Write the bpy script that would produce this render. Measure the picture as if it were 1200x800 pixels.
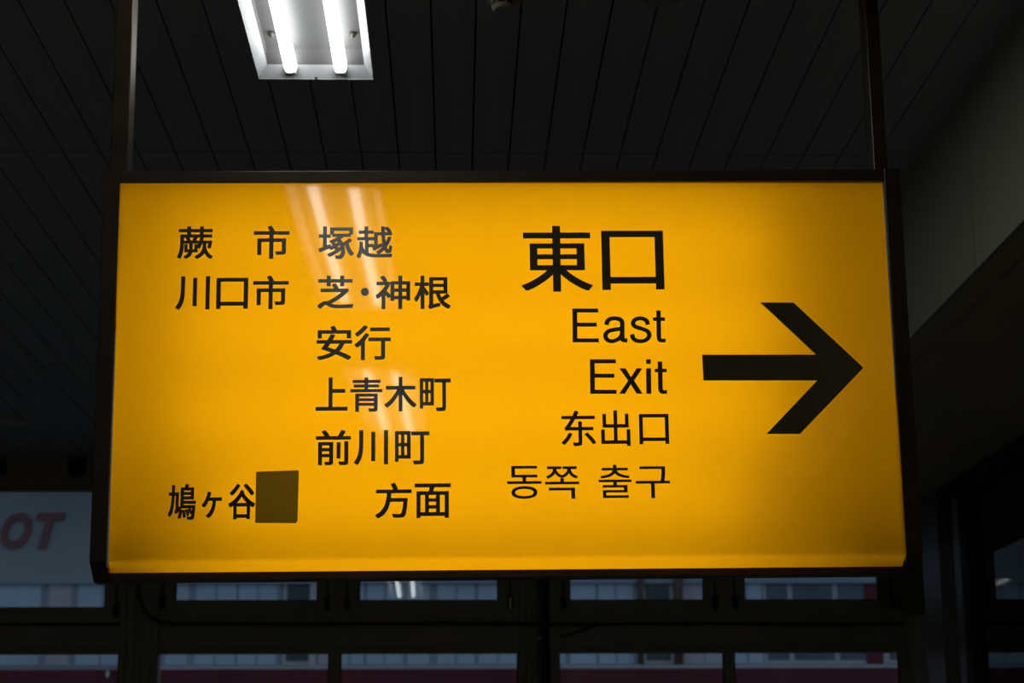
import bpy, bmesh, math, random
from mathutils import Vector, Matrix
random.seed(7)
for o in list(bpy.data.objects): bpy.data.objects.remove(o, do_unlink=True)
scene = bpy.context.scene
COL = scene.collection

# ------------------------------------------------------------------ camera
EYE = 1.65                      # eye height above the concourse floor
FPX = 2273.8                    # focal length in pixels of the 1200 x 800 frame
PITCH, YAW, ROLL = 0.2351, 0.02904, -0.0043
_f = Vector((math.sin(YAW)*math.cos(PITCH), math.cos(YAW)*math.cos(PITCH), math.sin(PITCH)))
_r = Vector((math.cos(YAW), -math.sin(YAW), 0.0)); _u = _r.cross(_f)
_c, _s = math.cos(ROLL), math.sin(ROLL)
CR, CU = _c*_r + _s*_u, _c*_u - _s*_r
CAM = Vector((0, 0, EYE))
cd = bpy.data.cameras.new('camera'); cam = bpy.data.objects.new('camera', cd); COL.objects.link(cam)
cam.matrix_world = Matrix(((CR.x, CU.x, -_f.x, 0), (CR.y, CU.y, -_f.y, 0), (CR.z, CU.z, -_f.z, EYE), (0, 0, 0, 1)))
cd.sensor_fit = 'HORIZONTAL'; cd.sensor_width = 36.0; cd.lens = 36.0*FPX/1200.0
cd.clip_start = 0.05; cd.clip_end = 200
cd.dof.use_dof = True; cd.dof.focus_distance = 3.72; cd.dof.aperture_fstop = 8.5
scene.camera = cam

# ------------------------------------------------------------------ dusk sky, exposure
SKY = 0.245
w = bpy.data.worlds.new('dusk_sky'); scene.world = w; w.use_nodes = True
bg = w.node_tree.nodes['Background']; bg.inputs['Color'].default_value = (0.60, 0.78, 1.0, 1); bg.inputs['Strength'].default_value = SKY
vs = scene.view_settings
vs.view_transform = 'Standard'; vs.look = 'None'; vs.gamma = 1.0; vs.exposure = 0.0; vs.use_curve_mapping = False
TUBE = 8.5                     # fluorescent tubes of the ceiling lights
SIGNTUBE = 3.1                 # fluorescent tubes inside the sign

# ------------------------------------------------------------------ pixel -> place
def ray(px, py): return CR*((px-600)/FPX) + CU*(-(py-400)/FPX) + _f
def ony(px, py, Y): d = ray(px, py); return CAM + d*(Y/d.y)
def onx(px, py, X): d = ray(px, py); return CAM + d*(X/d.x)
def onz(px, py, zrel): d = ray(px, py); return CAM + d*(zrel/d.z)

# ------------------------------------------------------------------ materials
def nodes_of(m):
    m.use_nodes = True; nt = m.node_tree; nt.nodes.clear(); return nt, nt.nodes.new('ShaderNodeOutputMaterial')
def mat(name, col, rough=0.5, metal=0.0, var=0.12, scale=6.0, bump=0.0, bscale=60.0, stretch=(1, 1, 1), spec=0.5):
    m = bpy.data.materials.new(name); nt, out = nodes_of(m); N, L = nt.nodes, nt.links
    p = N.new('ShaderNodeBsdfPrincipled'); p.inputs['Roughness'].default_value = rough; p.inputs['Metallic'].default_value = metal
    p.inputs['Specular IOR Level'].default_value = spec
    tc = N.new('ShaderNodeTexCoord'); mp = N.new('ShaderNodeMapping'); mp.inputs['Scale'].default_value = stretch
    L.new(tc.outputs['Object'], mp.inputs['Vector'])
    nz = N.new('ShaderNodeTexNoise'); nz.inputs['Scale'].default_value = scale; nz.inputs['Detail'].default_value = 4
    L.new(mp.outputs['Vector'], nz.inputs['Vector'])
    cr = N.new('ShaderNodeValToRGB')
    cr.color_ramp.elements[0].position = 0.3; cr.color_ramp.elements[1].position = 0.7
    cr.color_ramp.elements[0].color = tuple(c*(1-var) for c in col)+(1,)
    cr.color_ramp.elements[1].color = tuple(min(1, c*(1+var)) for c in col)+(1,)
    L.new(nz.outputs['Fac'], cr.inputs['Fac']); L.new(cr.outputs['Color'], p.inputs['Base Color'])
    if bump:
        n2 = N.new('ShaderNodeTexNoise'); n2.inputs['Scale'].default_value = bscale; L.new(mp.outputs['Vector'], n2.inputs['Vector'])
        b = N.new('ShaderNodeBump'); b.inputs['Strength'].default_value = bump; b.inputs['Distance'].default_value = 0.002
        L.new(n2.outputs['Fac'], b.inputs['Height']); L.new(b.outputs['Normal'], p.inputs['Normal'])
    L.new(p.outputs['BSDF'], out.inputs['Surface'])
    return m
def emit(name, col, s):
    m = bpy.data.materials.new(name); nt, out = nodes_of(m)
    e = nt.nodes.new('ShaderNodeEmission'); e.inputs['Color'].default_value = col+(1,); e.inputs['Strength'].default_value = s
    nt.links.new(e.outputs['Emission'], out.inputs['Surface']); return m
def glass(name, tint=(0.93, 0.96, 0.97), rough=0.0, ior=1.5):
    m = bpy.data.materials.new(name); nt, out = nodes_of(m); N, L = nt.nodes, nt.links
    t = N.new('ShaderNodeBsdfTransparent'); t.inputs['Color'].default_value = tint+(1,)
    g = N.new('ShaderNodeBsdfGlossy'); g.inputs['Roughness'].default_value = rough
    f = N.new('ShaderNodeFresnel'); f.inputs['IOR'].default_value = ior
    mx = N.new('ShaderNodeMixShader'); L.new(f.outputs['Fac'], mx.inputs[0]); L.new(t.outputs[0], mx.inputs[1]); L.new(g.outputs[0], mx.inputs[2])
    L.new(mx.outputs[0], out.inputs['Surface']); return m
def backlit(name, trans, diff, mixd, rough, var=0.03, ior=1.49):
    """coloured sheet: lets light through (translucent), scatters a little, glossy skin"""
    m = bpy.data.materials.new(name); nt, out = nodes_of(m); N, L = nt.nodes, nt.links
    tc = N.new('ShaderNodeTexCoord'); nz = N.new('ShaderNodeTexNoise'); nz.inputs['Scale'].default_value = 3.0; nz.inputs['Detail'].default_value = 3
    L.new(tc.outputs['Object'], nz.inputs['Vector'])
    cr = N.new('ShaderNodeValToRGB'); cr.color_ramp.elements[0].position = 0.3; cr.color_ramp.elements[1].position = 0.7
    cr.color_ramp.elements[0].color = tuple(c*(1-var) for c in trans)+(1,); cr.color_ramp.elements[1].color = tuple(c for c in trans)+(1,)
    L.new(nz.outputs['Fac'], cr.inputs['Fac'])
    t = N.new('ShaderNodeBsdfTranslucent'); L.new(cr.outputs['Color'], t.inputs['Color'])
    d = N.new('ShaderNodeBsdfDiffuse'); d.inputs['Color'].default_value = diff+(1,)
    m1 = N.new('ShaderNodeMixShader'); m1.inputs[0].default_value = mixd; L.new(t.outputs[0], m1.inputs[1]); L.new(d.outputs[0], m1.inputs[2])
    g = N.new('ShaderNodeBsdfGlossy'); g.inputs['Roughness'].default_value = rough
    f = N.new('ShaderNodeFresnel'); f.inputs['IOR'].default_value = ior
    m2 = N.new('ShaderNodeMixShader'); L.new(f.outputs['Fac'], m2.inputs[0]); L.new(m1.outputs[0], m2.inputs[1]); L.new(g.outputs[0], m2.inputs[2])
    L.new(m2.outputs[0], out.inputs['Surface']); return m

M = {}
M['ceil'] = mat('painted_ceiling_plank', (0.56, 0.58, 0.62), 0.55, 0, 0.06, 3.0)
M['slab'] = mat('grey_ceiling_void', (0.25, 0.25, 0.25), 0.9)
M['wall'] = mat('beige_wall_panel', (0.44, 0.42, 0.325), 0.5, 0, 0.05, 2.0, 0.1, 150)
M['soffit'] = mat('brown_soffit_panel', (0.60, 0.51, 0.30), 0.5, 0, 0.06, 2.0)
M['plain'] = mat('plain_wall_paint', (0.55, 0.54, 0.50), 0.6, 0, 0.05, 2.0)
M['floor'] = mat('grey_floor_tile', (0.46, 0.45, 0.43), 0.4, 0, 0.15, 4.0)
M['alu'] = mat('olive_aluminium', (0.47, 0.43, 0.27), 0.45, 0.1, 0.07, 9.0, 0, 60, (1, 1, 0.1))
M['alu2'] = mat('grey_aluminium', (0.30, 0.30, 0.29), 0.35, 0.5, 0.07, 9.0)
M['gasket'] = mat('black_gasket', (0.015, 0.015, 0.014), 0.6)
M['cable'] = mat('brown_black_cable', (0.03, 0.026, 0.02), 0.5)
M['latch'] = mat('dark_latch_metal', (0.035, 0.032, 0.028), 0.35, 0.4)
M['latchb'] = mat('bright_latch_metal', (0.5, 0.48, 0.42), 0.2, 0.9)
M['pane'] = glass('window_glass')
M['shopglass'] = glass('shop_glass', (0.75, 0.77, 0.77))
M['bronze'] = mat('dark_bronze_frame', (0.070, 0.048, 0.032), 0.38, 0.55, 0.25, 14.0, 0, 60, (0.3, 1, 1))
M['bronzeside'] = mat('bare_metal_side', (0.085, 0.08, 0.066), 0.4, 0.5, 0.15, 20, 0, 60, (1, 1, 0.1))
M['traywhite'] = mat('light_grey_tray', (0.44, 0.45, 0.47), 0.4, 0, 0.03, 5.0)
M['white'] = mat('white_enamel', (0.74, 0.75, 0.76), 0.4, 0, 0.03, 5.0)
M['reflector'] = mat('grey_white_reflector', (0.125, 0.125, 0.125), 0.45, 0, 0.03, 5.0)
M['liner'] = mat('sign_inner_liner', (0.70, 0.70, 0.68), 0.6, 0, 0.03, 5.0)
M['shadeblock'] = mat('dark_shade_block', (0.05, 0.05, 0.05), 0.6, 0, 0.03, 5.0)  # dark finish of the added light-blocking pieces inside the sign
M['acrylic'] = backlit('yellow_acrylic', (0.98, 0.425, 0.0015), (0.62, 0.30, 0.004), 0.10, 0.04, 0.03, 1.62)
M['vinyl'] = mat('black_vinyl_lettering', (0.13, 0.108, 0.07), 0.16, 0, 0.05, 30.0)
M['patch'] = backlit('olive_cover_film', (0.17, 0.20, 0.10), (0.05, 0.035, 0.006), 0.4, 0.35, 0.10)
M['tube'] = emit('fluorescent_tube', (0.97, 1.0, 0.98), TUBE)
M['signtube'] = emit('sign_tube', (1.0, 1.0, 0.95), SIGNTUBE)
M['tubecap'] = mat('tube_end_cap', (0.6, 0.6, 0.6), 0.3, 0.8)
M['plastic'] = mat('cream_plastic', (0.42, 0.39, 0.30), 0.4, 0, 0.04)
M['plasticd'] = mat('dark_vent_plastic', (0.03, 0.03, 0.028), 0.6)
# street side
M['facade'] = mat('pale_render', (0.43, 0.455, 0.47), 0.9, 0, 0.08, 0.8, 0.3, 8)
M['maroon'] = mat('maroon_fascia', (0.155, 0.012, 0.028), 0.6, 0, 0.08, 1.0)
M['ledge'] = mat('pale_ledge', (0.62, 0.62, 0.64), 0.8, 0, 0.06)
M['blue'] = mat('curtained_pane_blue', (0.55, 0.68, 0.82), 0.25, 0, 0.07, 1.5)
M['pink'] = mat('curtained_pane_pink', (0.62, 0.56, 0.62), 0.25, 0, 0.06, 1.5)
M['dark'] = mat('dark_pane', (0.05, 0.085, 0.095), 0.15, 0, 0.2, 1.5)
M['slate'] = mat('slate_pane', (0.12, 0.15, 0.20), 0.2, 0, 0.35, 1.2)
M['red'] = mat('faded_red_letter', (0.30, 0.115, 0.14), 0.7, 0, 0.1)
M['bframe'] = mat('grey_blue_window_frame', (0.36, 0.43, 0.53), 0.5, 0, 0.06)
M['pipe'] = mat('brown_drainpipe', (0.16, 0.09, 0.08), 0.6)
M['asphalt'] = mat('asphalt', (0.06, 0.06, 0.062), 0.9, 0, 0.2, 3)
M['lampwhite'] = mat('white_lamp_shade', (0.8, 0.8, 0.78), 0.4)

# ------------------------------------------------------------------ mesh helpers
def link(name, me, m, parent=None):
    o = bpy.data.objects.new(name, me); COL.objects.link(o)
    if m is not None and not me.materials: me.materials.append(m)
    if parent is not None: o.parent = parent
    return o
def finish(bm, name, m, parent=None, smooth=False, bevel=0.0):
    if bevel: bmesh.ops.bevel(bm, geom=bm.edges[:], offset=bevel, segments=1, affect='EDGES', clamp_overlap=True)
    bmesh.ops.recalc_face_normals(bm, faces=bm.faces[:])
    me = bpy.data.meshes.new(name); bm.to_mesh(me); bm.free()
    if smooth:
        for p in me.polygons: p.use_smooth = True
    return link(name, me, m, parent)
def add_box(bm, x0, x1, y0, y1, z0, z1):
    v = [bm.verts.new(p) for p in ((x0,y0,z0),(x1,y0,z0),(x1,y1,z0),(x0,y1,z0),(x0,y0,z1),(x1,y0,z1),(x1,y1,z1),(x0,y1,z1))]
    for f in ((0,3,2,1),(4,5,6,7),(0,1,5,4),(1,2,6,5),(2,3,7,6),(3,0,4,7)): bm.faces.new([v[i] for i in f])
def box(name, x0, x1, y0, y1, z0, z1, m, parent=None, bevel=0.0):
    bm = bmesh.new(); add_box(bm, x0, x1, y0, y1, z0, z1); return finish(bm, name, m, parent, False, bevel)
def boxes(name, lst, m, parent=None, bevel=0.0):
    bm = bmesh.new()
    for b in lst: add_box(bm, *b)
    return finish(bm, name, m, parent, False, bevel)
def prism_x(name, prof, x0, x1, m, parent=None, bevel=0.0):      # (y, z) outline pushed along x
    bm = bmesh.new()
    a = [bm.verts.new((x0, y, z)) for y, z in prof]; b = [bm.verts.new((x1, y, z)) for y, z in prof]
    bm.faces.new(a); bm.faces.new(b[::-1]); n = len(prof)
    for i in range(n): bm.faces.new((a[i], b[i], b[(i+1) % n], a[(i+1) % n]))
    return finish(bm, name, m, parent, False, bevel)
def add_cyl(bm, p, q, r0, r1=None, n=16, cap=True):
    r1 = r0 if r1 is None else r1
    p, q = Vector(p), Vector(q); d = (q-p).normalized()
    a = d.orthogonal().normalized(); b = d.cross(a)
    A = [bm.verts.new(p+(a*math.cos(t)+b*math.sin(t))*r0) for t in [2*math.pi*i/n for i in range(n)]]
    B = [bm.verts.new(q+(a*math.cos(t)+b*math.sin(t))*r1) for t in [2*math.pi*i/n for i in range(n)]]
    for i in range(n): bm.faces.new((A[i], A[(i+1) % n], B[(i+1) % n], B[i]))
    if cap: bm.faces.new(A[::-1]); bm.faces.new(B)
def cyl(name, p, q, r0, m, parent=None, r1=None, n=16):
    bm = bmesh.new(); add_cyl(bm, p, q, r0, r1, n); o = finish(bm, name, m, parent)
    for f in o.data.polygons: f.use_smooth = len(f.vertices) == 4
    return o
def sweep(name, pts, r, m, parent=None, n=8):
    bm = bmesh.new(); rings = []
    pts = [Vector(p) for p in pts]
    for i, p in enumerate(pts):
        d = (pts[min(i+1, len(pts)-1)]-pts[max(i-1, 0)]).normalized()
        a = d.cross(Vector((0, 1, 0))).normalized(); b = d.cross(a)
        rings.append([bm.verts.new(p+(a*math.cos(t)+b*math.sin(t))*r) for t in [2*math.pi*k/n for k in range(n)]])
    for A, B in zip(rings, rings[1:]):
        for k in range(n): bm.faces.new((A[k], A[(k+1) % n], B[(k+1) % n], B[k]))
    bm.faces.new(rings[0][::-1]); bm.faces.new(rings[-1])
    return finish(bm, name, m, parent, True)
def lathe(name, prof, m, parent=None, loc=(0, 0, 0), n=32):        # (r, z)
    bm = bmesh.new(); R = []
    for r, z in prof:
        R.append([bm.verts.new((loc[0]+r*math.cos(t), loc[1]+r*math.sin(t), loc[2]+z)) for t in [2*math.pi*i/n for i in range(n)]])
    for A, B in zip(R, R[1:]):
        for i in range(n): bm.faces.new((A[i], A[(i+1) % n], B[(i+1) % n], B[i]))
    bm.faces.new(R[0]); bm.faces.new(R[-1][::-1])
    return finish(bm, name, m, parent)
def empty(name, loc=(0, 0, 0)):
    o = bpy.data.objects.new(name, None); COL.objects.link(o); o.location = loc; return o
def tag(o, label, cat, group=None):
    o['label'] = label; o['category'] = cat
    if group: o['group'] = group
    return o
def struct(o, label=None):
    o['kind'] = 'structure'
    if label: o['label'] = label
    return o

# ------------------------------------------------------------------ the hall
HC = 1.7156                     # ceiling above the eye
ZC = EYE + HC
XL, XF, XS = -4.6, 1.2385, 1.95  # left wall, fascia over the passage, shop front
YB, YW = -6.0, 9.714            # wall behind the camera, window wall
ZS = EYE + 1.242                # low soffit over the passage
LIGHT_X0, LIGHT_X1 = -0.481, -0.205
LIGHTS = [(4.434-1.45+k*2.534, 4.434+k*2.534) for k in (0, -1, -2)]   # the lamp in view and the two mirrored in the sign face

struct(box('floor', XL, 3.4, YB, YW+0.2, -0.12, 0.0, M['floor']), 'grey tiled concourse floor')
struct(box('wall_left', XL-0.15, XL, YB, YW+0.2, 0.0, ZC+0.25, M['plain']), 'plain pale wall along the far side of the concourse')
struct(box('wall_rear', XL-0.15, 3.4, YB-0.15, YB, 0.0, ZC+0.25, M['plain']), 'plain pale wall at the end of the concourse')

ceiling = struct(box('ceiling', XL, XF+0.1, YB, YW+0.2, ZC+0.20, ZC+0.28, M['slab']), 'dark ceiling clad in long narrow painted metal planks')
unit = bpy.data.meshes.new('plank_block')
bm = bmesh.new(); add_box(bm, -0.5, 0.5, -0.5, 0.5, 0, 1)
bmesh.ops.recalc_face_normals(bm, faces=bm.faces[:]); bm.to_mesh(unit); bm.free(); unit.materials.append(M['ceil'])
GAP = 0.0045
J0 = -1.1600                    # a plank gap measured at the cross joint
YJ = 4.976                      # cross joint
n0 = int((XL-J0)/0.1)-1
def plank(x0, x1, y0, y1):
    if x1-x0 < 0.012 or y1-y0 < 0.02: return
    o = bpy.data.objects.new('plank', unit); COL.objects.link(o); o.parent = ceiling
    o.location = ((x0+x1)/2, (y0+y1)/2, ZC); o.scale = (x1-x0, y1-y0, 0.016)
k = n0
while True:
    a = J0 + k*0.1 + GAP/2; b = a + 0.1 - GAP; k += 1
    if a < XL: continue
    if a > XF-0.02: break
    b = min(b, XF-0.001)
    for (s, e) in ((YB, YJ-0.005), (YJ+0.005, YW-0.001)):
        cuts = sorted(l for l in LIGHTS if l[0] < e and l[1] > s) if (b > LIGHT_X0 and a < LIGHT_X1) else []
        cur = s
        for (l0, l1) in cuts:
            plank(a, b, cur, l0-0.002)
            if a < LIGHT_X0-0.012: plank(a, LIGHT_X0-0.002, l0-0.002, l1+0.002)
            if b > LIGHT_X1+0.012: plank(LIGHT_X1+0.002, b, l0-0.002, l1+0.002)
            cur = l1+0.002
        plank(a, b, cur, e)

# fascia over the passage, its panels and the low soffit
wr = struct(box('wall_right', XF+0.012, XF+0.09, YB, YW, ZS+0.012, ZC+0.20, M['slab']), 'beige panelled upper wall over the side passage')
sof = struct(box('ceiling_passage', XF+0.012, 3.3, YB, YW, ZS+0.014, ZS+0.06, M['slab']), 'low brown panelled soffit over the side passage')
mod = 1.652; y = 4.437 - mod*11
while y < YW:
    y0, y1 = max(y, YB)+0.002, min(y+mod, YW)-0.002
    if y1-y0 > 0.1:
        box('wall_panel', XF, XF+0.012, y0, y1, ZS+0.0005, ZC+0.02, M['wall'], wr)
        box('edge_strip', XF+0.0122, 1.320, y0, y1, ZS, ZS+0.014, M['soffit'], sof)
        box('soffit_panel', 1.324, 3.29, y0, y1, ZS, ZS+0.014, M['soffit'], sof)
    y += mod
box('shadow_trim', XF-0.016, XF, YB, YW, ZC-0.012, ZC-0.0005, M['ceil'], wr)

# shop front along the passage
sf = struct(empty('wall_shopfront', (XS, 7.0, 0)), 'dark framed glass shop front along the side passage')
def sbox(name, x0, x1, y0, y1, z0, z1, m, par=None, bevel=0.0):
    o = box(name, x0-XS, x1-XS, y0-7.0, y1-7.0, z0, z1, m, par or sf, bevel); return o
ztop = ZS
sbox('header_frame', XS, XS+0.08, 1.0, 7.74, ztop-0.075, ztop, M['gasket'])
yp = onx(1134, 690, XS+0.02).y
sbox('frame_post', XS, XS+0.07, yp-0.09, yp, 0.0, ztop-0.075, M['gasket'])
sbox('frame_post', XS-0.004, XS+0.08, 7.44, 7.53, 0.0, ztop-0.075, M['alu2'])
sbox('end_pillar', XS-0.01, XS+0.35, 7.74, 8.02, 0.0, ztop, M['alu2'])
sbox('frame_post', XS, XS+0.07, 4.6, 4.69, 0.0, ztop-0.075, M['gasket'])
sbox('frame_post', XS, XS+0.07, 1.0, 1.09, 0.0, ztop-0.075, M['gasket'])
sbox('sill_frame', XS, XS+0.08, 1.0, 7.74, 0.0, 0.12, M['gasket'])
for a, b in ((1.09, 4.6), (4.69, yp-0.09), (yp, 7.44)):
    sbox('glass_pane', XS+0.03, XS+0.036, a, b, 0.12, ztop-0.075, M['shopglass'])
struct(box('wall_shop_back', 3.25, 3.4, YB, YW+0.2, 0, ZS+0.1, M['soffit']), 'dark brown wall inside the shop')
struct(box('wall_passage', XS, XS+0.12, YB, 1.0, 0, ZS, M['soffit']), 'dark brown wall of the side passage')
struct(box('wall_passage_end', XS+0.05, 3.25, 8.02, 8.10, 0, ZS, M['soffit']), 'dark brown partition closing the shop')
ra, rb = ony(1162, 773, 7.95), ony(1240, 773, 7.95)
rr = empty('rail_in_shop', (ra.x, 7.95, 0)); tag(rr, 'thin pale horizontal rail behind the shop glass', 'rail')
cyl('bar', (0, 0, ra.z), (rb.x-ra.x+0.3, 0, ra.z), 0.011, M['white'], rr)
for dx in (0.1, 0.6): cyl('bracket', (dx, 0, ra.z), (dx, 0.07, ra.z), 0.008, M['alu2'], rr)

# ------------------------------------------------------------------ window wall
ZH = EYE + 1.585                # underside of the head beam
def wx(px): return ony(px, 730, YW).x
def wz(py): return ony(600, py, YW).z
z_uglass, z_uglassL = wz(703), wz(711)
z_tr_top, z_tr_bot = wz(731), wz(757)
z_lglass = wz(764)
XR = 2.40
ZSILL = 0.85
wb = struct(box('wall_back', XL, XR+0.9, YW-0.02, YW+0.16, 0.0, ZSILL, M['plain']), 'window wall of olive metal frames closing the concourse')
box('head_beam', XL, XR+0.9, YW-0.015, YW+0.16, ZH, ZC+0.2, M['soffit'], wb, 0.003)
# transom between the upper sashes and the lower panes
for a, b in ((XL, wx(142)), (wx(186), wx(612)), (wx(652), wx(1062))):
    box('transom', a, b, YW, YW+0.09, z_tr_bot, z_tr_top, M['alu'], wb, 0.002)
    box('transom_lip', a, b, YW-0.008, YW+0.004, z_tr_bot-0.012, z_tr_bot-0.002, M['alu'], wb)
box('sash_gap', XL, wx(141.5), YW-0.002, YW+0.01, z_tr_top-0.006, z_tr_top+0.010, M['gasket'], wb)
# posts with shallow ribs
def post(px0, px1, ribs, z1=ZH, m='alu'):
    x0, x1 = wx(px0), wx(px1)
    p = box('post', x0, x1, YW-0.012, YW+0.12, ZSILL, z1, M[m], wb, 0.002)
    for r0, r1 in ribs:
        box('rib', wx(r0), wx(r1), YW-0.030, YW-0.012, ZSILL, z1, M[m], p, 0.001)
    return p
post(141, 186, ((142.5, 148), (152, 159), (162, 167), (174, 178)))
post(608, 656, ((610, 614), (617, 621), (644, 648)))
post(1060, 1092, ((1062, 1066),))
struct(box('wall_corner', wx(1092), XR+0.9, YW-0.10, YW+0.16, ZSILL, ZS+0.1, M['plain']), 'grey blue corner wall beside the last window')
box('corner_step', wx(1066), wx(1100), YW-0.14, YW-0.02, ZSILL, wz(724), M['plain'], wb, 0.004)
for px, x in ((-420, 1), ):
    post(px-22, px+22, ((px-12, px-6), (px+6, px+12)))
post(-820, -776, ())

wi = [0]; SKEW = 0.006
def sash(px0, px1, glass_px, gz0, rails, latches, label, top=ZH, zb=None, bright=(), skew=0.0):
    """a framed pane in the window wall"""
    wi[0] += 1
    x0, x1, g0, g1 = wx(px0), wx(px1), wx(glass_px[0]), wx(glass_px[1])
    zb = zb if zb is not None else z_tr_top
    root = struct(empty('window_%d' % wi[0], ((x0+x1)/2, YW, zb)), label)
    X, Z = (x0+x1)/2, zb
    def b(name, a0, a1, y0, y1, c0, c1, m, bev=0.0, par=None): return box(name, a0-X, a1-X, y0, y1, c0-Z, c1-Z, M[m], par or root, bev)
    gt = top-0.03
    b('stile', x0, g0, 0.012, 0.07, zb, top, 'alu', 0.002); b('stile', g1, x1, 0.012, 0.07, zb, top, 'alu', 0.002)
    b('bottom_rail', g0, g1, 0.010, 0.07, zb, gz0, 'alu', 0.002)
    if rails: b('rail_groove', g0, g1, 0.004, 0.010, zb+0.45*(gz0-zb), zb+0.52*(gz0-zb), 'alu', 0, )
    b('top_rail', g0, g1, 0.012, 0.07, gt, top, 'alu', 0.002)
    boxes('gasket', [(g0-X, g1-X, 0.03, 0.05, gz0-Z, gz0+0.006-Z), (g0-X, g0+0.006-X, 0.03, 0.05, gz0+0.006-Z, gt-Z), (g1-0.006-X, g1-X, 0.03, 0.05, gz0+0.006-Z, gt-Z)], M['gasket'], root)
    gp = b('glass_pane', g0+0.006, g1-0.006, 0.037, 0.042, gz0+0.006, gt, 'pane')
    gp.rotation_euler.z = skew                      # panes never sit quite square in their beads
    for i, lp in enumerate(latches):
        lx = wx(lp); zz = gz0 - 0.005
        L = b('latch', lx-0.014, lx+0.014, -0.008, 0.012, zz-0.032, zz+0.026, 'latch', 0.003)
        m_ = 'latchb' if lp in bright else 'latch'
        b('latch_lever', lx-0.006, lx+0.007, -0.022, -0.008, zz-0.045, zz+0.02, m_, 0.003, L)
        b('latch_rod', lx-0.004, lx+0.004, 0.004, 0.012, zz+0.026, zz+0.45, 'gasket', 0, L)
    return root
L_ = 'upper window sash in olive metal frame '
sash(-398, 141, (-376, 121), z_uglassL, 1, (135,), 'wide upper window at the left, pale wall with red letters behind its glass')
sash(186, 395, (203, 371), z_uglass, 1, (190, 383), L_+'right of the post with the looped cable')
sash(395, 608, (420, 584), z_uglass, 1, (406, 598), L_+'with two lamp tubes mirrored in its glass', bright=(598,), skew=SKEW)
sash(656, 850, (668, 827), z_uglass, 1, (661, 839), L_+'right of the post with the conduit')
sash(850, 1060, (874, 1033), z_uglass, 1, (862, 1047), L_+'next to the corner wall')
LB = 'lower window pane in olive metal frame '
def lower(px0, px1, g, label):
    sash(px0, px1, g, ZSILL+0.05, 0, (), label, top=z_tr_bot-0.002, zb=ZSILL)
lower(-398, 141, (-376, 140), LB+'under the wide sash with the red letters behind')
lower(186-8, 392.5, (178, 386), LB+'right of the post with the looped cable')
lower(392.5, 608, (399, 607), LB+'left of the post with the conduit')
lower(653, 854, (655, 848), LB+'right of the post with the conduit')
lower(854, 1060, (860, 1053), LB+'next to the corner wall')
# far left bay outside the frame: plain panes so that the wall is closed
sash(-776, -442, (-754, -464), z_uglassL, 0, (), 'upper window of the next bay beside the concourse wall')
lower(-776, -442, (-754, -464), 'lower window of the next bay beside the concourse wall')
box('blind_panel', XL, wx(-820), YW, YW+0.08, ZSILL, ZH, M['alu'], wb)

# vertical conduit in front of the middle post
cx = (wx(626)+wx(642))/2
cn = empty('conduit', (cx, YW-0.045, ZSILL)); tag(cn, 'grey vertical conduit pipe on the window post between the middle sashes', 'pipe')
cyl('pipe', (-0.012, 0, 0), (-0.012, 0, ZH-ZSILL), 0.012, M['alu2'], cn)
box('channel', 0.004, 0.040, 0.0, 0.032, 0, ZH-ZSILL, M['gasket'], cn)
for z in (0.25, 1.0, 1.6): box('clip', -0.028, 0.006, -0.014, 0.032, z, z+0.02, M['alu2'], cn, 0.002)

# cable along the transom
c0 = Vector((wx(161.5), YW-0.04, wz(730)))
cb = empty('cable', c0); tag(cb, 'dark cable clipped along the transom below the upper window sashes', 'cable')
pts = []
for px, py in ((161.5, 585), (161.5, 640), (161.8, 680), (162.5, 696), (166, 709), (172, 718), (180, 725), (190, 728.5), (205, 730.2)):
    pts.append(ony(px, py, YW-0.040)-c0)
for px in list(range(230, 600, 30))+[608, 618, 626, 634, 644, 652, 662, 676]+list(range(700, 1061, 30)):
    pts.append(ony(px, 730.3+0.7*math.sin(px*0.021), YW-(0.070 if 614 < px < 654 else 0.040))-c0)
sweep('cable_run', pts, 0.0075, M['cable'], cb)
for px in (200, 288, 386, 498, 582, 698, 805, 960, 1040):
    p = ony(px, 730, YW-0.040)-c0; box('cable_clip', p.x-0.007, p.x+0.007, -0.010, 0.039, p.z-0.009, p.z+0.011, M['gasket'], cb)
c1 = Vector((wx(660), YW-0.008, wz(748)))
b2 = empty('slack_cable', c1); tag(b2, 'short slack cable drooping under the clipped cable beside the conduit', 'cable')
sweep('cable_run', [ony(px, py, YW-0.008)-c1 for px, py in ((657, 746), (664, 744), (674, 741), (685, 737), (697, 733))], 0.005, M['cable'], b2)
# brackets on the head beam
for px, lb in ((-3, 'dark bracket on the head beam, away from the hanging sign'), (90, 'dark bracket on the head beam beside the hanging sign')):
    p = ony(px, 548, YW-0.02)
    br = empty('head_bracket', (p.x, YW-0.015, p.z)); tag(br, lb, 'bracket')
    box('plate', -0.045, 0.045, -0.012, 0, -0.035, 0.045, M['latch'], br, 0.003)
    box('arm', -0.02, 0.02, -0.06, -0.012, -0.05, 0.0, M['latch'], br, 0.004)

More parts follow.
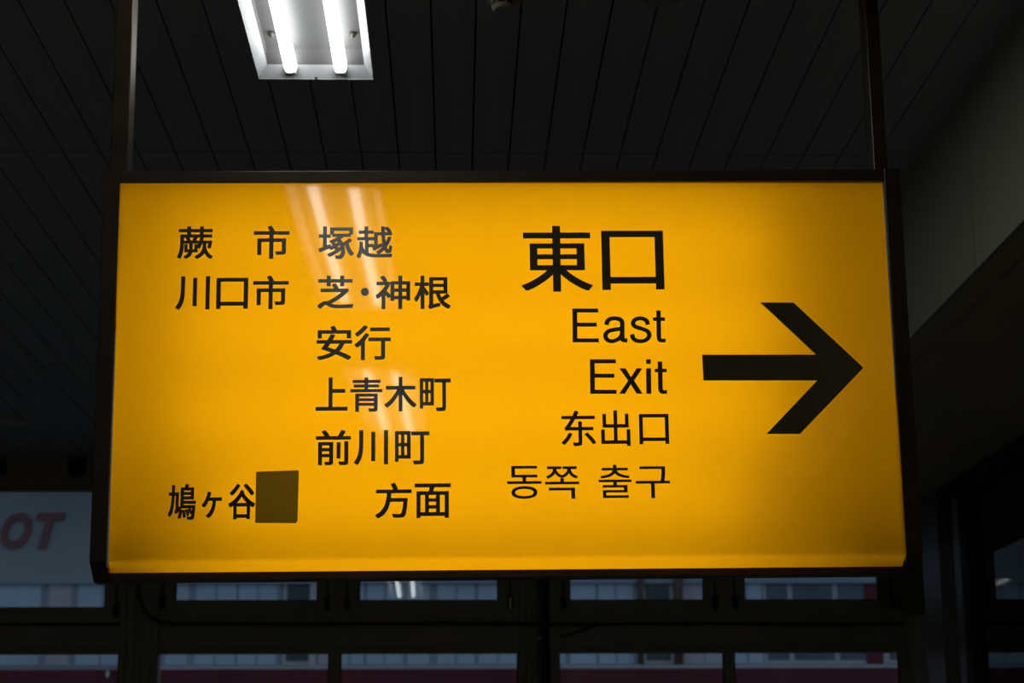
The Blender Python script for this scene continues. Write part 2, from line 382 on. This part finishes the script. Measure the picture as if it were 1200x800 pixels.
# ------------------------------------------------------------------ ceiling lights
def ceiling_light(y0, y1, label, off=''):
    cx = (LIGHT_X0+LIGHT_X1)/2; hw = (LIGHT_X1-LIGHT_X0)/2; L = y1-y0
    root = empty('ceiling_light'+off, (cx, y0, ZC)); tag(root, label, 'ceiling light', 'recessed twin tube ceiling lights')
    dep, ins, e2 = 0.028, 0.021, 0.030
    bm = bmesh.new()                                  # sloping white tray, open below
    lo = [bm.verts.new(p) for p in ((-hw, 0, 0), (hw, 0, 0), (hw, L, 0), (-hw, L, 0))]
    mi = [bm.verts.new(p) for p in ((-hw+ins, ins, dep), (hw-ins, ins, dep), (hw-ins, L-ins, dep), (-hw+ins, L-ins, dep))]
    for i in range(4): bm.faces.new((lo[i], lo[(i+1) % 4], mi[(i+1) % 4], mi[i]))
    me = bpy.data.meshes.new('tray_side'); bm.to_mesh(me); bm.free(); link('tray_side', me, M['traywhite'], root)
    bm = bmesh.new()                                  # reflector back, bent down at both ends
    prof = [(ins, dep), (ins+e2, dep+0.030), (L-ins-e2, dep+0.030), (L-ins, dep)]
    A = [bm.verts.new((-hw+ins, y, z)) for y, z in prof]; B = [bm.verts.new((hw-ins, y, z)) for y, z in prof]
    for i in range(3): bm.faces.new((A[i], A[i+1], B[i+1], B[i]))
    bm.faces.new(A); bm.faces.new(B)
    me = bpy.data.meshes.new('reflector'); bm.to_mesh(me); bm.free(); link('reflector', me, M['reflector'], root)
    boxes('housing', [(-hw-0.0015, hw+0.0015, -0.0015, L+0.0015, dep+0.034, dep+0.042), (-hw-0.0015, -hw-0.0003, 0, L, 0.0005, dep+0.034), (hw+0.0003, hw+0.0015, 0, L, 0.0005, dep+0.034),
                      (-hw, hw, -0.0015, -0.0003, 0.0005, dep+0.034), (-hw, hw, L+0.0003, L+0.0015, 0.0005, dep+0.034)], M['white'], root)
    boxes('trim', [(-hw-0.009, -hw, -0.009, L+0.009, -0.0015, -0.0002), (hw, hw+0.009, -0.009, L+0.009, -0.0015, -0.0002),
                   (-hw, hw, -0.009, 0, -0.0015, -0.0002), (-hw, hw, L, L+0.009, -0.0015, -0.0002)], M['ceil'], root)
    for tx, side in ((-0.060, '_left'), (0.060, '_right')):
        t = cyl('tube'+(side+off if off else ''), (tx, 0.028, 0.020), (tx, L-0.028, 0.020), 0.0155, M['tube'], root, n=20)
        for ya, yb in ((0.012, 0.028), (L-0.028, L-0.012)):
            box('socket', tx-0.014, tx+0.014, ya, yb, 0.004, dep-0.001, M['white'], root, 0.003)
    for sx in (-0.096, 0.096):
        for fy in (0.15, L/2, L-0.15):
            s = lathe('screw', [(0.0085, 0.012), (0.0085, 0.006), (0.005, 0.0), (0.001, -0.002)], M['bronzeside'], root, (sx, fy, dep+0.0185), 12)
    box('drain_notch', -0.003, 0.003, L-0.004, L+0.0005, -0.003, 0.003, M['gasket'], root)
ceiling_light(*LIGHTS[0], 'recessed twin tube light whose tray ends above the hanging yellow sign')
ceiling_light(*LIGHTS[1], 'recessed twin tube light mirrored as the upper pair of streaks in the sign face', '_front_offscreen')
ceiling_light(*LIGHTS[2], 'recessed twin tube light mirrored as the lower pair of streaks in the sign face', '_rear_offscreen')

# ------------------------------------------------------------------ ceiling fittings
p = onz(590, -10, HC)
sd = empty('smoke_detector', (p.x, p.y, ZC)); tag(sd, 'cream smoke detector with vent slots and domed centre on ceiling', 'smoke detector')
R_ = 0.047
lathe('base', [(R_, 0.0), (R_, -0.010), (R_-0.006, -0.020), (R_-0.020, -0.024), (0.026, -0.026), (0.004, -0.026)], M['plastic'], sd)
lathe('vent_ring', [(0.0235, -0.026), (0.0235, -0.034), (0.002, -0.034)], M['plasticd'], sd)
lathe('cap', [(0.025, -0.034), (0.026, -0.038), (0.020, -0.043), (0.002, -0.045)], M['plastic'], sd)
for k in range(8):
    t = 2*math.pi*k/8+0.2
    cyl('vent_fin', (0.0245*math.cos(t), 0.0245*math.sin(t), -0.024), (0.0245*math.cos(t), 0.0245*math.sin(t), -0.036), 0.0018, M['plastic'], sd, n=6)
p = onz(776, -9, HC)
sd2 = empty('ceiling_sensor', (p.x, p.y, ZC)); tag(sd2, 'shallow cream disc sensor on the ceiling beside the smoke detector', 'sensor')
lathe('base', [(0.05, 0.0), (0.05, -0.008), (0.044, -0.014), (0.002, -0.014)], M['plastic'], sd2)
lathe('dome', [(0.032, -0.014), (0.028, -0.021), (0.016, -0.025), (0.002, -0.026)], M['plastic'], sd2)
p = onz(13, 493, HC)
dl = empty('ceiling_disc', (p.x, p.y, ZC)); tag(dl, 'small pale round downlight, unlit, in the ceiling near the windows', 'downlight')
lathe('ring', [(0.075, 0.0), (0.075, -0.006), (0.066, -0.010), (0.058, -0.006), (0.052, -0.004)], M['white'], dl)
lathe('lens', [(0.053, -0.001), (0.053, -0.005), (0.03, -0.009), (0.002, -0.010)], M['white'], dl)

# ------------------------------------------------------------------ the yellow sign
SW, SH = 0.78, 0.38137          # half width, half height of the front
SC = Vector((0.09432, 3.62301, EYE+0.83219)); SYAW, SROLL = -0.00193, 0.00743
sign = empty('exit_sign', SC)
SM = Matrix.Translation(SC) @ Matrix.Rotation(SYAW, 4, 'Z') @ Matrix.Rotation(-SROLL, 4, 'Y')
sign.matrix_world = SM
tag(sign, 'backlit yellow station sign for the East Exit hanging from two poles', 'sign')
SMI = SM.inverted()
FY = 0.009                       # the yellow face sits just behind the frame front
def on_sign(px, py, y=FY):
    o = SMI @ CAM; d = SMI.to_3x3() @ ray(px, py); q = o + d*((y-o.y)/d.y)
    if y == FY: q = o + d*((y+bow(q.x, q.z)-o.y)/d.y)
    return q.x, q.z
TWIST = 0.022                    # the thin sheet is slightly twisted in its frame
def bow(x, z): return TWIST*x*z
CAPW = 0.0305
DEP = 0.20
cap = [(0, SH+0.002), (0, -SH+0.001), (0.050, -SH-0.0325), (0.085, -SH-0.0325), (DEP, -SH-0.008), (DEP, SH+0.002)]
for s in (-1, 1):
    a, b = sorted((s*SW, s*(SW-CAPW)))
    prism_x('end_cap', cap, a, b, M['bronze'], sign, 0.0012)
IN = SW-CAPW
rail = box('top_rail', -IN, IN, 0.001, 0.03, SH-0.0235, SH, M['bronze'], sign, 0.001)
box('top_panel', -IN, IN, 0.03, DEP, SH-0.006, SH, M['bronze'], sign)
box('bottom_rail', -IN, IN, 0.044, 0.080, -SH-0.0305, -SH-0.0150, M['bronze'], sign, 0.001)
box('bottom_panel', -IN, IN, 0.080, DEP, -SH-0.018, -SH-0.012, M['bronze'], sign)
bp = box('back_panel', -IN, IN, DEP-0.006, DEP, -SH-0.012, SH-0.006, M['bronze'], sign)
box('back_liner', -IN, IN, DEP-0.009, DEP-0.0062, -SH-0.011, SH-0.0065, M['liner'], bp)
box('top_liner', -IN, IN, 0.031, DEP-0.009, SH-0.0095, SH-0.0062, M['liner'], bp)
box('bottom_liner', -IN, IN, 0.082, DEP-0.009, -SH-0.0118, -SH-0.009, M['liner'], bp)
for s in (-1, 1):
    a, b = sorted((s*IN, s*(IN-0.002)))
    box('end_liner', a, b, 0.008, DEP-0.009, -SH-0.009, SH-0.0095, M['liner'], bp)
for a, b in ((-IN+0.0022, -0.665), (0.640, IN-0.0022)):  # unseen dark blocks, added to shade the ends of the bottom fold
    box('shade_block', a, b, 0.056, 0.185, -SH-0.0085, -SH+0.050, M['shadeblock'], sign, 0.002)
# tubes inside
for z, ta, tb in ((0.235, -0.635, 0.525), (0.067, -0.64, 0.53), (-0.100, -0.64, 0.53), (-0.267, -0.565, 0.465)):
    cyl('lamp_tube', (ta, 0.105, z), (tb, 0.105, z), 0.014, M['signtube'], sign, n=12)
# acrylic face, folded back at the bottom
bm = bmesh.new()
prof = [SH-0.012 - i*(2*SH-0.012-0.004)/24 for i in range(25)]
rows = [(FY, z) for z in prof]
rows[-1] = (FY, -SH+0.008)
rows += [(FY+0.0006, -SH+0.004), (FY+0.0025, -SH+0.0005), (FY+0.006, -SH-0.0020), (FY+0.011, -SH-0.0042), (0.046, -SH-0.0165)]
nx = 36; G = []
for y, z in rows:
    G.append([bm.verts.new((-IN+2*IN*i/nx, y+(bow(-IN+2*IN*i/nx, z) if y < 0.04 else 0), z)) for i in range(nx+1)])
for A, B in zip(G, G[1:]):
    for i in range(nx): bm.faces.new((A[i], B[i], B[i+1], A[i+1]))
face = finish(bm, 'face_panel', M['acrylic'], sign, True)
face['label'] = 'glowing yellow acrylic face folded back along the bottom'

# lettering: every character is a thin piece of black vinyl on the face
def vinyl(name, bmx, label=None, m='vinyl', th=0.0007):
    o = finish(bmx, name, M[m], face)
    if label: o['label'] = label
    return o
def glyph(ch, x0, y0, x1, y1, off=(0.0, 0.0)):
    c = bpy.data.curves.new('t', 'FONT'); c.body = ch; c.size = 1.0; c.resolution_u = 5; c.fill_mode = 'BOTH'; c.extrude = 0.5
    ob = bpy.data.objects.new('t', c); COL.objects.link(ob)
    bpy.context.view_layer.update()
    dg = bpy.context.evaluated_depsgraph_get()
    me = bpy.data.meshes.new_from_object(ob.evaluated_get(dg))
    bpy.data.objects.remove(ob); bpy.data.curves.remove(c)
    xs = [v.co.x for v in me.vertices]; ys = [v.co.y for v in me.vertices]
    ax, bx, ay, by = min(xs), max(xs), min(ys), max(ys)
    # the four corners of the measured box, on the sign face
    TL, TR, BL, BR = on_sign(x0, y0), on_sign(x1, y0), on_sign(x0, y1), on_sign(x1, y1)
    lx, rx = (TL[0]+BL[0])/2, (TR[0]+BR[0])/2; tz, bz = (TL[1]+TR[1])/2, (BL[1]+BR[1])/2
    ppm = (rx-lx)/(x1-x0); dx, dz = off[0]*ppm, off[1]*ppm
    lx += dx; rx -= dx; tz -= dz; bz += dz
    for v in me.vertices:
        x = lx+(rx-lx)*(v.co.x-ax)/(bx-ax); z = bz+(tz-bz)*(v.co.y-ay)/(by-ay)
        v.co = (x, FY+bow(x, z)-(0.0008 if v.co.z > 0 else 0.0001), z)
    if dx or dz:                              # a heavier weight: the outline thickened all round
        b0 = bmesh.new(); src = me.copy()
        for i, (sx, sz) in enumerate(((0, 0), (-1, -1), (-1, 1), (1, -1), (1, 1), (-1, 0), (1, 0), (0, -1), (0, 1))):
            for v, o_ in zip(me.vertices, src.vertices): v.co = (o_.co.x+sx*dx, o_.co.y-0.000008*i, o_.co.z+sz*dz)
            b0.from_mesh(me)
        b0.to_mesh(me); b0.free(); bpy.data.meshes.remove(src)
    me.name = 'character'; me.materials.clear()
    for p_ in me.polygons: p_.material_index = 0
    bm_ = bmesh.new(); bm_.from_mesh(me); bmesh.ops.recalc_face_normals(bm_, faces=bm_.faces[:]); bm_.to_mesh(me); bm_.free()
    return link('character', me, M['vinyl'], face)
O1, O2, O3, OK_ = (0.75, 0.6), (1.3, 0.5), (0.45, 0.35), (0.2, 0.1)
TEXT = [
 ('蕨', 207.9, 265.3, 249.7, 303.3, O1), ('市', 297.2, 264.7, 339.3, 303.3, O1), ('塚', 373.2, 265.3, 415, 303.3, O1), ('越', 418, 265.3, 460, 302.4, O1),
 ('川', 206, 323.6, 245.9, 362.9, O1), ('口', 253.5, 325.5, 290.8, 361.9, O1), ('市', 296.5, 323, 338.3, 362.2, O1), ('芝', 372.2, 323, 414.3, 361.6, O1),
 ('・', 422.9, 337.2, 432.4, 346.7, (0.0, 0.0)), ('神', 440.3, 323, 480.8, 362, O1), ('根', 485.3, 323, 528.3, 362, O1),
 ('安', 371, 381.9, 412.7, 421.8, O1), ('行', 415.6, 381.2, 458, 421.8, O1),
 ('上', 370, 442.2, 407.4, 481.1, O1), ('青', 410.5, 442.2, 448.2, 482.4, O1), ('木', 450.7, 441.5, 488.1, 482, O1), ('町', 491.9, 443, 528.3, 481.7, O1),
 ('前', 370, 503.9, 411.2, 545, O1), ('川', 415, 503.9, 454.9, 544.5, O1), ('町', 462.8, 504.9, 503.3, 544, O1),
 ('鳩', 197, 566.9, 229.7, 609, O1), ('ヶ', 236.4, 575.8, 260, 606.8, O1), ('谷', 267.7, 566.6, 299, 608.4, O1),
 ('方', 439.7, 565.7, 482.4, 607, O1), ('面', 485.9, 566.3, 528.3, 606.8, O1),
 ('東', 611, 264.8, 694.1, 341.7, O2), ('口', 705.1, 270.4, 777.8, 339.5, O2),
 ('东', 657.8, 481, 698.3, 522.5, O3), ('出', 704.3, 480.8, 738.5, 522.5, O3), ('口', 749, 485, 783.8, 520.3, O3),
 ('동', 594.3, 545.8, 634.5, 584.3, OK_), ('쪽', 638.8, 546.3, 678.8, 584.3, OK_), ('출', 701.5, 544.5, 740, 583.3, OK_), ('구', 745, 546.3, 785, 583.5, OK_)]
for t in TEXT: glyph(*t)
def spline(P, n=8):
    out = []
    for i in range(len(P)-1):
        p0, p1, p2, p3 = P[max(i-1, 0)], P[i], P[i+1], P[min(i+2, len(P)-1)]
        for k in range(n):
            t = k/n
            out.append(tuple(0.5*((2*p1[a])+(p2[a]-p0[a])*t+(2*p0[a]-5*p1[a]+4*p2[a]-p3[a])*t*t+(3*p1[a]-p0[a]-3*p2[a]+p3[a])*t**3) for a in (0, 1)))
    return out+[P[-1]]
def letter(strokes):
    """grotesque letter: strokes are (pixel centre line, pen width in pixels, curved, thin horizontals)"""
    bm = bmesh.new()
    for q, (P, wd, curved, thin) in enumerate(strokes):
        P = spline(P) if curved else P
        Lf, Rt = [], []
        for i, p in enumerate(P):
            a, b = P[max(i-1, 0)], P[min(i+1, len(P)-1)]
            dx, dy = b[0]-a[0], b[1]-a[1]; l = math.hypot(dx, dy); nx_, ny_ = -dy/l, dx/l
            ww = wd*(1-thin*abs(ny_)**2)/2
            Lf.append(on_sign(p[0]+nx_*ww, p[1]+ny_*ww)); Rt.append(on_sign(p[0]-nx_*ww, p[1]-ny_*ww))
        yy = FY-0.0008-0.00002*q
        A = [bm.verts.new((x, yy+bow(x, z), z)) for x, z in Lf]; B = [bm.verts.new((x, yy+bow(x, z), z)) for x, z in Rt]
        A2 = [bm.verts.new((x, FY-0.0001+bow(x, z), z)) for x, z in Lf]; B2 = [bm.verts.new((x, FY-0.0001+bow(x, z), z)) for x, z in Rt]
        for i in range(len(P)-1):
            bm.faces.new((A[i], A[i+1], B[i+1], B[i])); bm.faces.new((A2[i], B2[i], B2[i+1], A2[i+1]))
            bm.faces.new((A[i], A2[i], A2[i+1], A[i+1])); bm.faces.new((B[i], B[i+1], B2[i+1], B2[i]))
        for e in (0, -1): bm.faces.new((A[e], B[e], B2[e], A2[e]))
    return finish(bm, 'character', M['vinyl'], face)
def E_(x0, y0, x1, y1, wv=5.6, wh=4.6):
    m_ = y0+0.475*(y1-y0)
    return letter([([(x0+wv/2, y0), (x0+wv/2+0.3, y1)], wv, 0, 0), ([(x0+1, y0+wh/2), (x1-0.8, y0+wh/2)], wh, 0, 0),
                   ([(x0+1, m_), (x1-2.5, m_)], wh, 0, 0), ([(x0+1.3, y1-wh/2), (x1, y1-wh/2)], wh, 0, 0)])
def crop(P, ox, oy, k): return [(ox+x/k, oy+y/k) for x, y in P]
def t_(P0, P1, bar, k): return None
C5 = (560, 240, 4.4444); C6 = (560, 410, 4.0)
E_(670.7, 361.5, 701.8, 401.1)
letter([(crop([(670, 625), (674, 607), (690, 594), (712, 591), (736, 595), (750, 608), (752, 628), (752, 690), (757, 704), (779, 706)], *C5), 5.5, 1, 0.15),
        (crop([(752, 637), (740, 645), (712, 650), (684, 656), (668, 669), (665, 686), (674, 702), (694, 710), (716, 706), (736, 695), (750, 676)], *C5), 5.3, 1, 0.15)])
letter([(crop([(885, 624), (880, 606), (864, 594), (845, 591), (822, 596), (809, 610), (812, 627), (830, 638), (856, 646), (880, 656), (892, 672), (888, 692), (870, 706), (848, 710), (824, 706), (808, 693), (803, 674)], *C5), 5.3, 1, 0.15)])
letter([(crop([(940, 550), (941, 590), (942, 640), (943, 690), (948, 703), (958, 707), (978, 705)], *C5), 5.2, 1, 0.2), (crop([(912, 595), (974, 595)], *C5), 4.0, 0, 0)])
E_(691.3, 421, 722.5, 461.3)

letter([(crop([(800, 86), (801, 205)], *C6), 5.8, 0, 0), (crop([(799, 44), (799, 65)], *C6), 5.4, 0, 0)])
letter([(crop([(853, 54), (854, 90), (855, 135), (856, 180), (860, 193), (868, 197), (887, 196)], *C6), 5.4, 1, 0.2), (crop([(829, 96), (885, 96)], *C6), 4.0, 0, 0)])
def flat(name, pix, m, y0, y1, label):
    bm = bmesh.new(); P = [on_sign(*q) for q in pix]
    A = [bm.verts.new((x, FY+bow(x, z)-y0, z)) for x, z in P]; B = [bm.verts.new((x, FY+bow(x, z)-y1, z)) for x, z in P]
    n = len(P); bm.faces.new(A); bm.faces.new(B[::-1])
    for i in range(n): bm.faces.new((A[i], A[(i+1) % n], B[(i+1) % n], B[i]))
    o = finish(bm, name, M[m], face)
    if label: o['label'] = label
    return o
flat('character', crop([(664, 86), (692, 86), (718, 127), (744, 86), (771, 86), (732, 143), (772, 205), (744, 205), (717, 161), (690, 205), (662, 205), (704, 144)], *C6), 'vinyl', 0.0008, 0.0001, None)
flat('arrow', [(822.8, 415.6), (956.2, 415.4), (891, 354.4), (929.9, 354.4), (1011.8, 430.9), (937.6, 508.3), (898.2, 508.3), (957.6, 445.7), (824.2, 445.7)], 'vinyl', 0.0008, 0.0001, 'thick black arrow pointing right')
bm = bmesh.new()
P = [on_sign(*q) for q in ((300.2, 553.6), (301.5, 552.6), (349.4, 550.9), (350.3, 552.2), (348.8, 610.5), (346.5, 612.9), (299.1, 612.6))]
bm.faces.new([bm.verts.new((x, FY+bow(x, z)-0.0014, z)) for x, z in P])
pt = finish(bm, 'cover_sticker', M['patch'], face); pt['label'] = 'dark olive cover sticker with rounded corners'
# hanging poles
zt = ZC - SC.z
for px0, px1, sd_ in ((129, 149, -1), (1024.5, 1040.5, 1)):
    u0, u1 = on_sign(px0, 198, 0.06)[0], on_sign(px1, 198, 0.06)[0]
    q = box('hanger_pole', u0, u1, 0.060, 0.118, SH-0.001, zt-0.004, M['bronze'], sign, 0.0015)
    box('ceiling_flange', u0-0.03, u1+0.03, 0.04, 0.14, zt-0.010, zt-0.0035, M['bronze'], q, 0.001)

# ------------------------------------------------------------------ across the street
YF = 22.0
struct(box('ground', -40, 40, YW+0.2, 60, -0.4, -0.25, M['asphalt']), 'dark asphalt street outside the windows')
bl = empty('street_building', (0, YF, -0.25)); tag(bl, 'pale building across the street with maroon fascia and window row', 'building')
def fx(px): return ony(px, 730, YF).x
def fz(py): return ony(500, py, YF).z
def fb(name, x0, x1, y0, y1, z0, z1, m, par=None, bev=0.0):
    return box(name, x0, x1, y0, y1, z0+0.25, z1+0.25, M[m], par or bl, bev)
zt_w, zb_w = fz(681), fz(780)
fb('wall', -16, 14, 0.035, 6.0, -0.25, 8.5, 'facade')
fb('upper_wall', -16, 14, 0.0, 0.12, zt_w, 8.5, 'facade')
fb('eave', -16, 14, -0.9, 0.12, fz(545), fz(530), 'facade')
fb('fascia', -16, 14, -0.35, 0.12, fz(935), fz(786), 'maroon')
fb('ledge', fx(176), 14, -0.16, 0.12, fz(785.5), fz(780.5), 'ledge')
fb('ledge', -16, fx(176), -0.02, 0.12, fz(785.5), fz(780.5), 'facade')
fb('lintel', -16, 14, -0.05, 0.0, fz(684), fz(680), 'bframe')
WIN = [(-190, -130, 'blue'), (-122, -72, 'blue'), (-64, 46, 'blue'), (56, 82, 'pink'), (90, 148, 'blue'), (157, 187, 'pink'), (195, 220, 'blue'), (229, 276, 'blue'), (279, 324, 'blue'),
       (336, 362, 'dark'), (373, 389, 'pink'), (394, 426, 'blue'), (430, 472, 'blue'), (478, 503, 'blue'), (513, 556, 'blue'), (561, 606, 'blue'), (612, 662, 'blue'),
       (668, 698, 'blue'), (702, 742, 'blue'), (757, 785, 'dark'), (798, 852, 'pink'), (858, 893, 'blue'), (899, 924, 'slate'), (930, 977, 'slate'), (983, 1034, 'slate'), (1041, 1090, 'slate'), (1098, 1150, 'blue')]
for wi_, (a, b, kk) in enumerate(WIN):
    x0, x1 = fx(a), fx(b); dk = kk in ('dark', 'slate')
    zb = fz(776) if dk else zb_w
    ml = min(0.045, (fx(a)-fx(WIN[wi_-1][1]))/2-0.001) if wi_ else 0.045
    mr = min(0.045, (fx(WIN[wi_+1][0])-fx(b))/2-0.001) if wi_ < len(WIN)-1 else 0.045
    wn = fb('window', x0-ml, x1+mr, 0.015, 0.12, zb-0.02 if dk else zb, zt_w, 'ledge' if dk else 'bframe')
    fb('pane', x0, x1, 0.005, 0.02, zb+0.02, zt_w-0.02, kk, wn)
    if not dk and x1-x0 > 0.3: fb('pane_bar', (x0+x1)/2-0.012, (x0+x1)/2+0.012, -0.002, 0.006, zb+0.02, zt_w-0.02, 'bframe', wn)
fb('red_panel', fx(1014), fx(1033), -0.01, 0.004, zb_w, zt_w-0.02, 'maroon')
for px in (749, 791, 795):
    cyl('drainpipe', (fx(px), -0.09, fz(800)+0.25), (fx(px)+0.03, -0.09, zt_w+1.2), 0.035, M['pipe'], bl, n=8)
fb('pillar', fx(363), fx(371), -0.03, 0.12, zb_w, zt_w, 'ledge')
fb('notice_board', fx(-30), fx(7), -0.42, -0.35, fz(850), fz(789), 'blue')
# small outside lamp on the fascia
p = (fx(138), -0.5, fz(792)+0.25)
lathe('wall_lamp', [(0.012, 0.03), (0.02, 0.01), (0.02, -0.03), (0.006, -0.045)], M['lampwhite'], bl, p, 12)
fb('lamp_arm', p[0]-0.012, p[0]+0.012, -0.5, -0.35, fz(792)+0.04, fz(792)+0.07, 'bframe')
# red letters on the upper wall
for ch, a, b in (('O', 2, 37), ('T', 42, 76)):
    c = bpy.data.curves.new('t', 'FONT'); c.body = ch; c.size = 1; c.extrude = 0.02; c.offset = 0.035; c.shear = 0.25
    ob = bpy.data.objects.new('t', c); COL.objects.link(ob); bpy.context.view_layer.update()
    me = bpy.data.meshes.new_from_object(ob.evaluated_get(bpy.context.evaluated_depsgraph_get())); bpy.data.objects.remove(ob)
    xs = [v.co.x for v in me.vertices]; ys = [v.co.y for v in me.vertices]
    X0, X1, Z0, Z1 = ony(a, 620, YF).x, ony(b, 620, YF).x, ony(40, 643, YF).z+0.25, ony(40, 601, YF).z+0.25
    for v in me.vertices:
        v.co = (X0+(X1-X0)*(v.co.x-min(xs))/(max(xs)-min(xs)), -0.02-v.co.z, Z0+(Z1-Z0)*(v.co.y-min(ys))/(max(ys)-min(ys)))
    me.materials.clear(); lo = link('letter', me, M['red'], bl); lo['label'] = 'faded red capital letter'
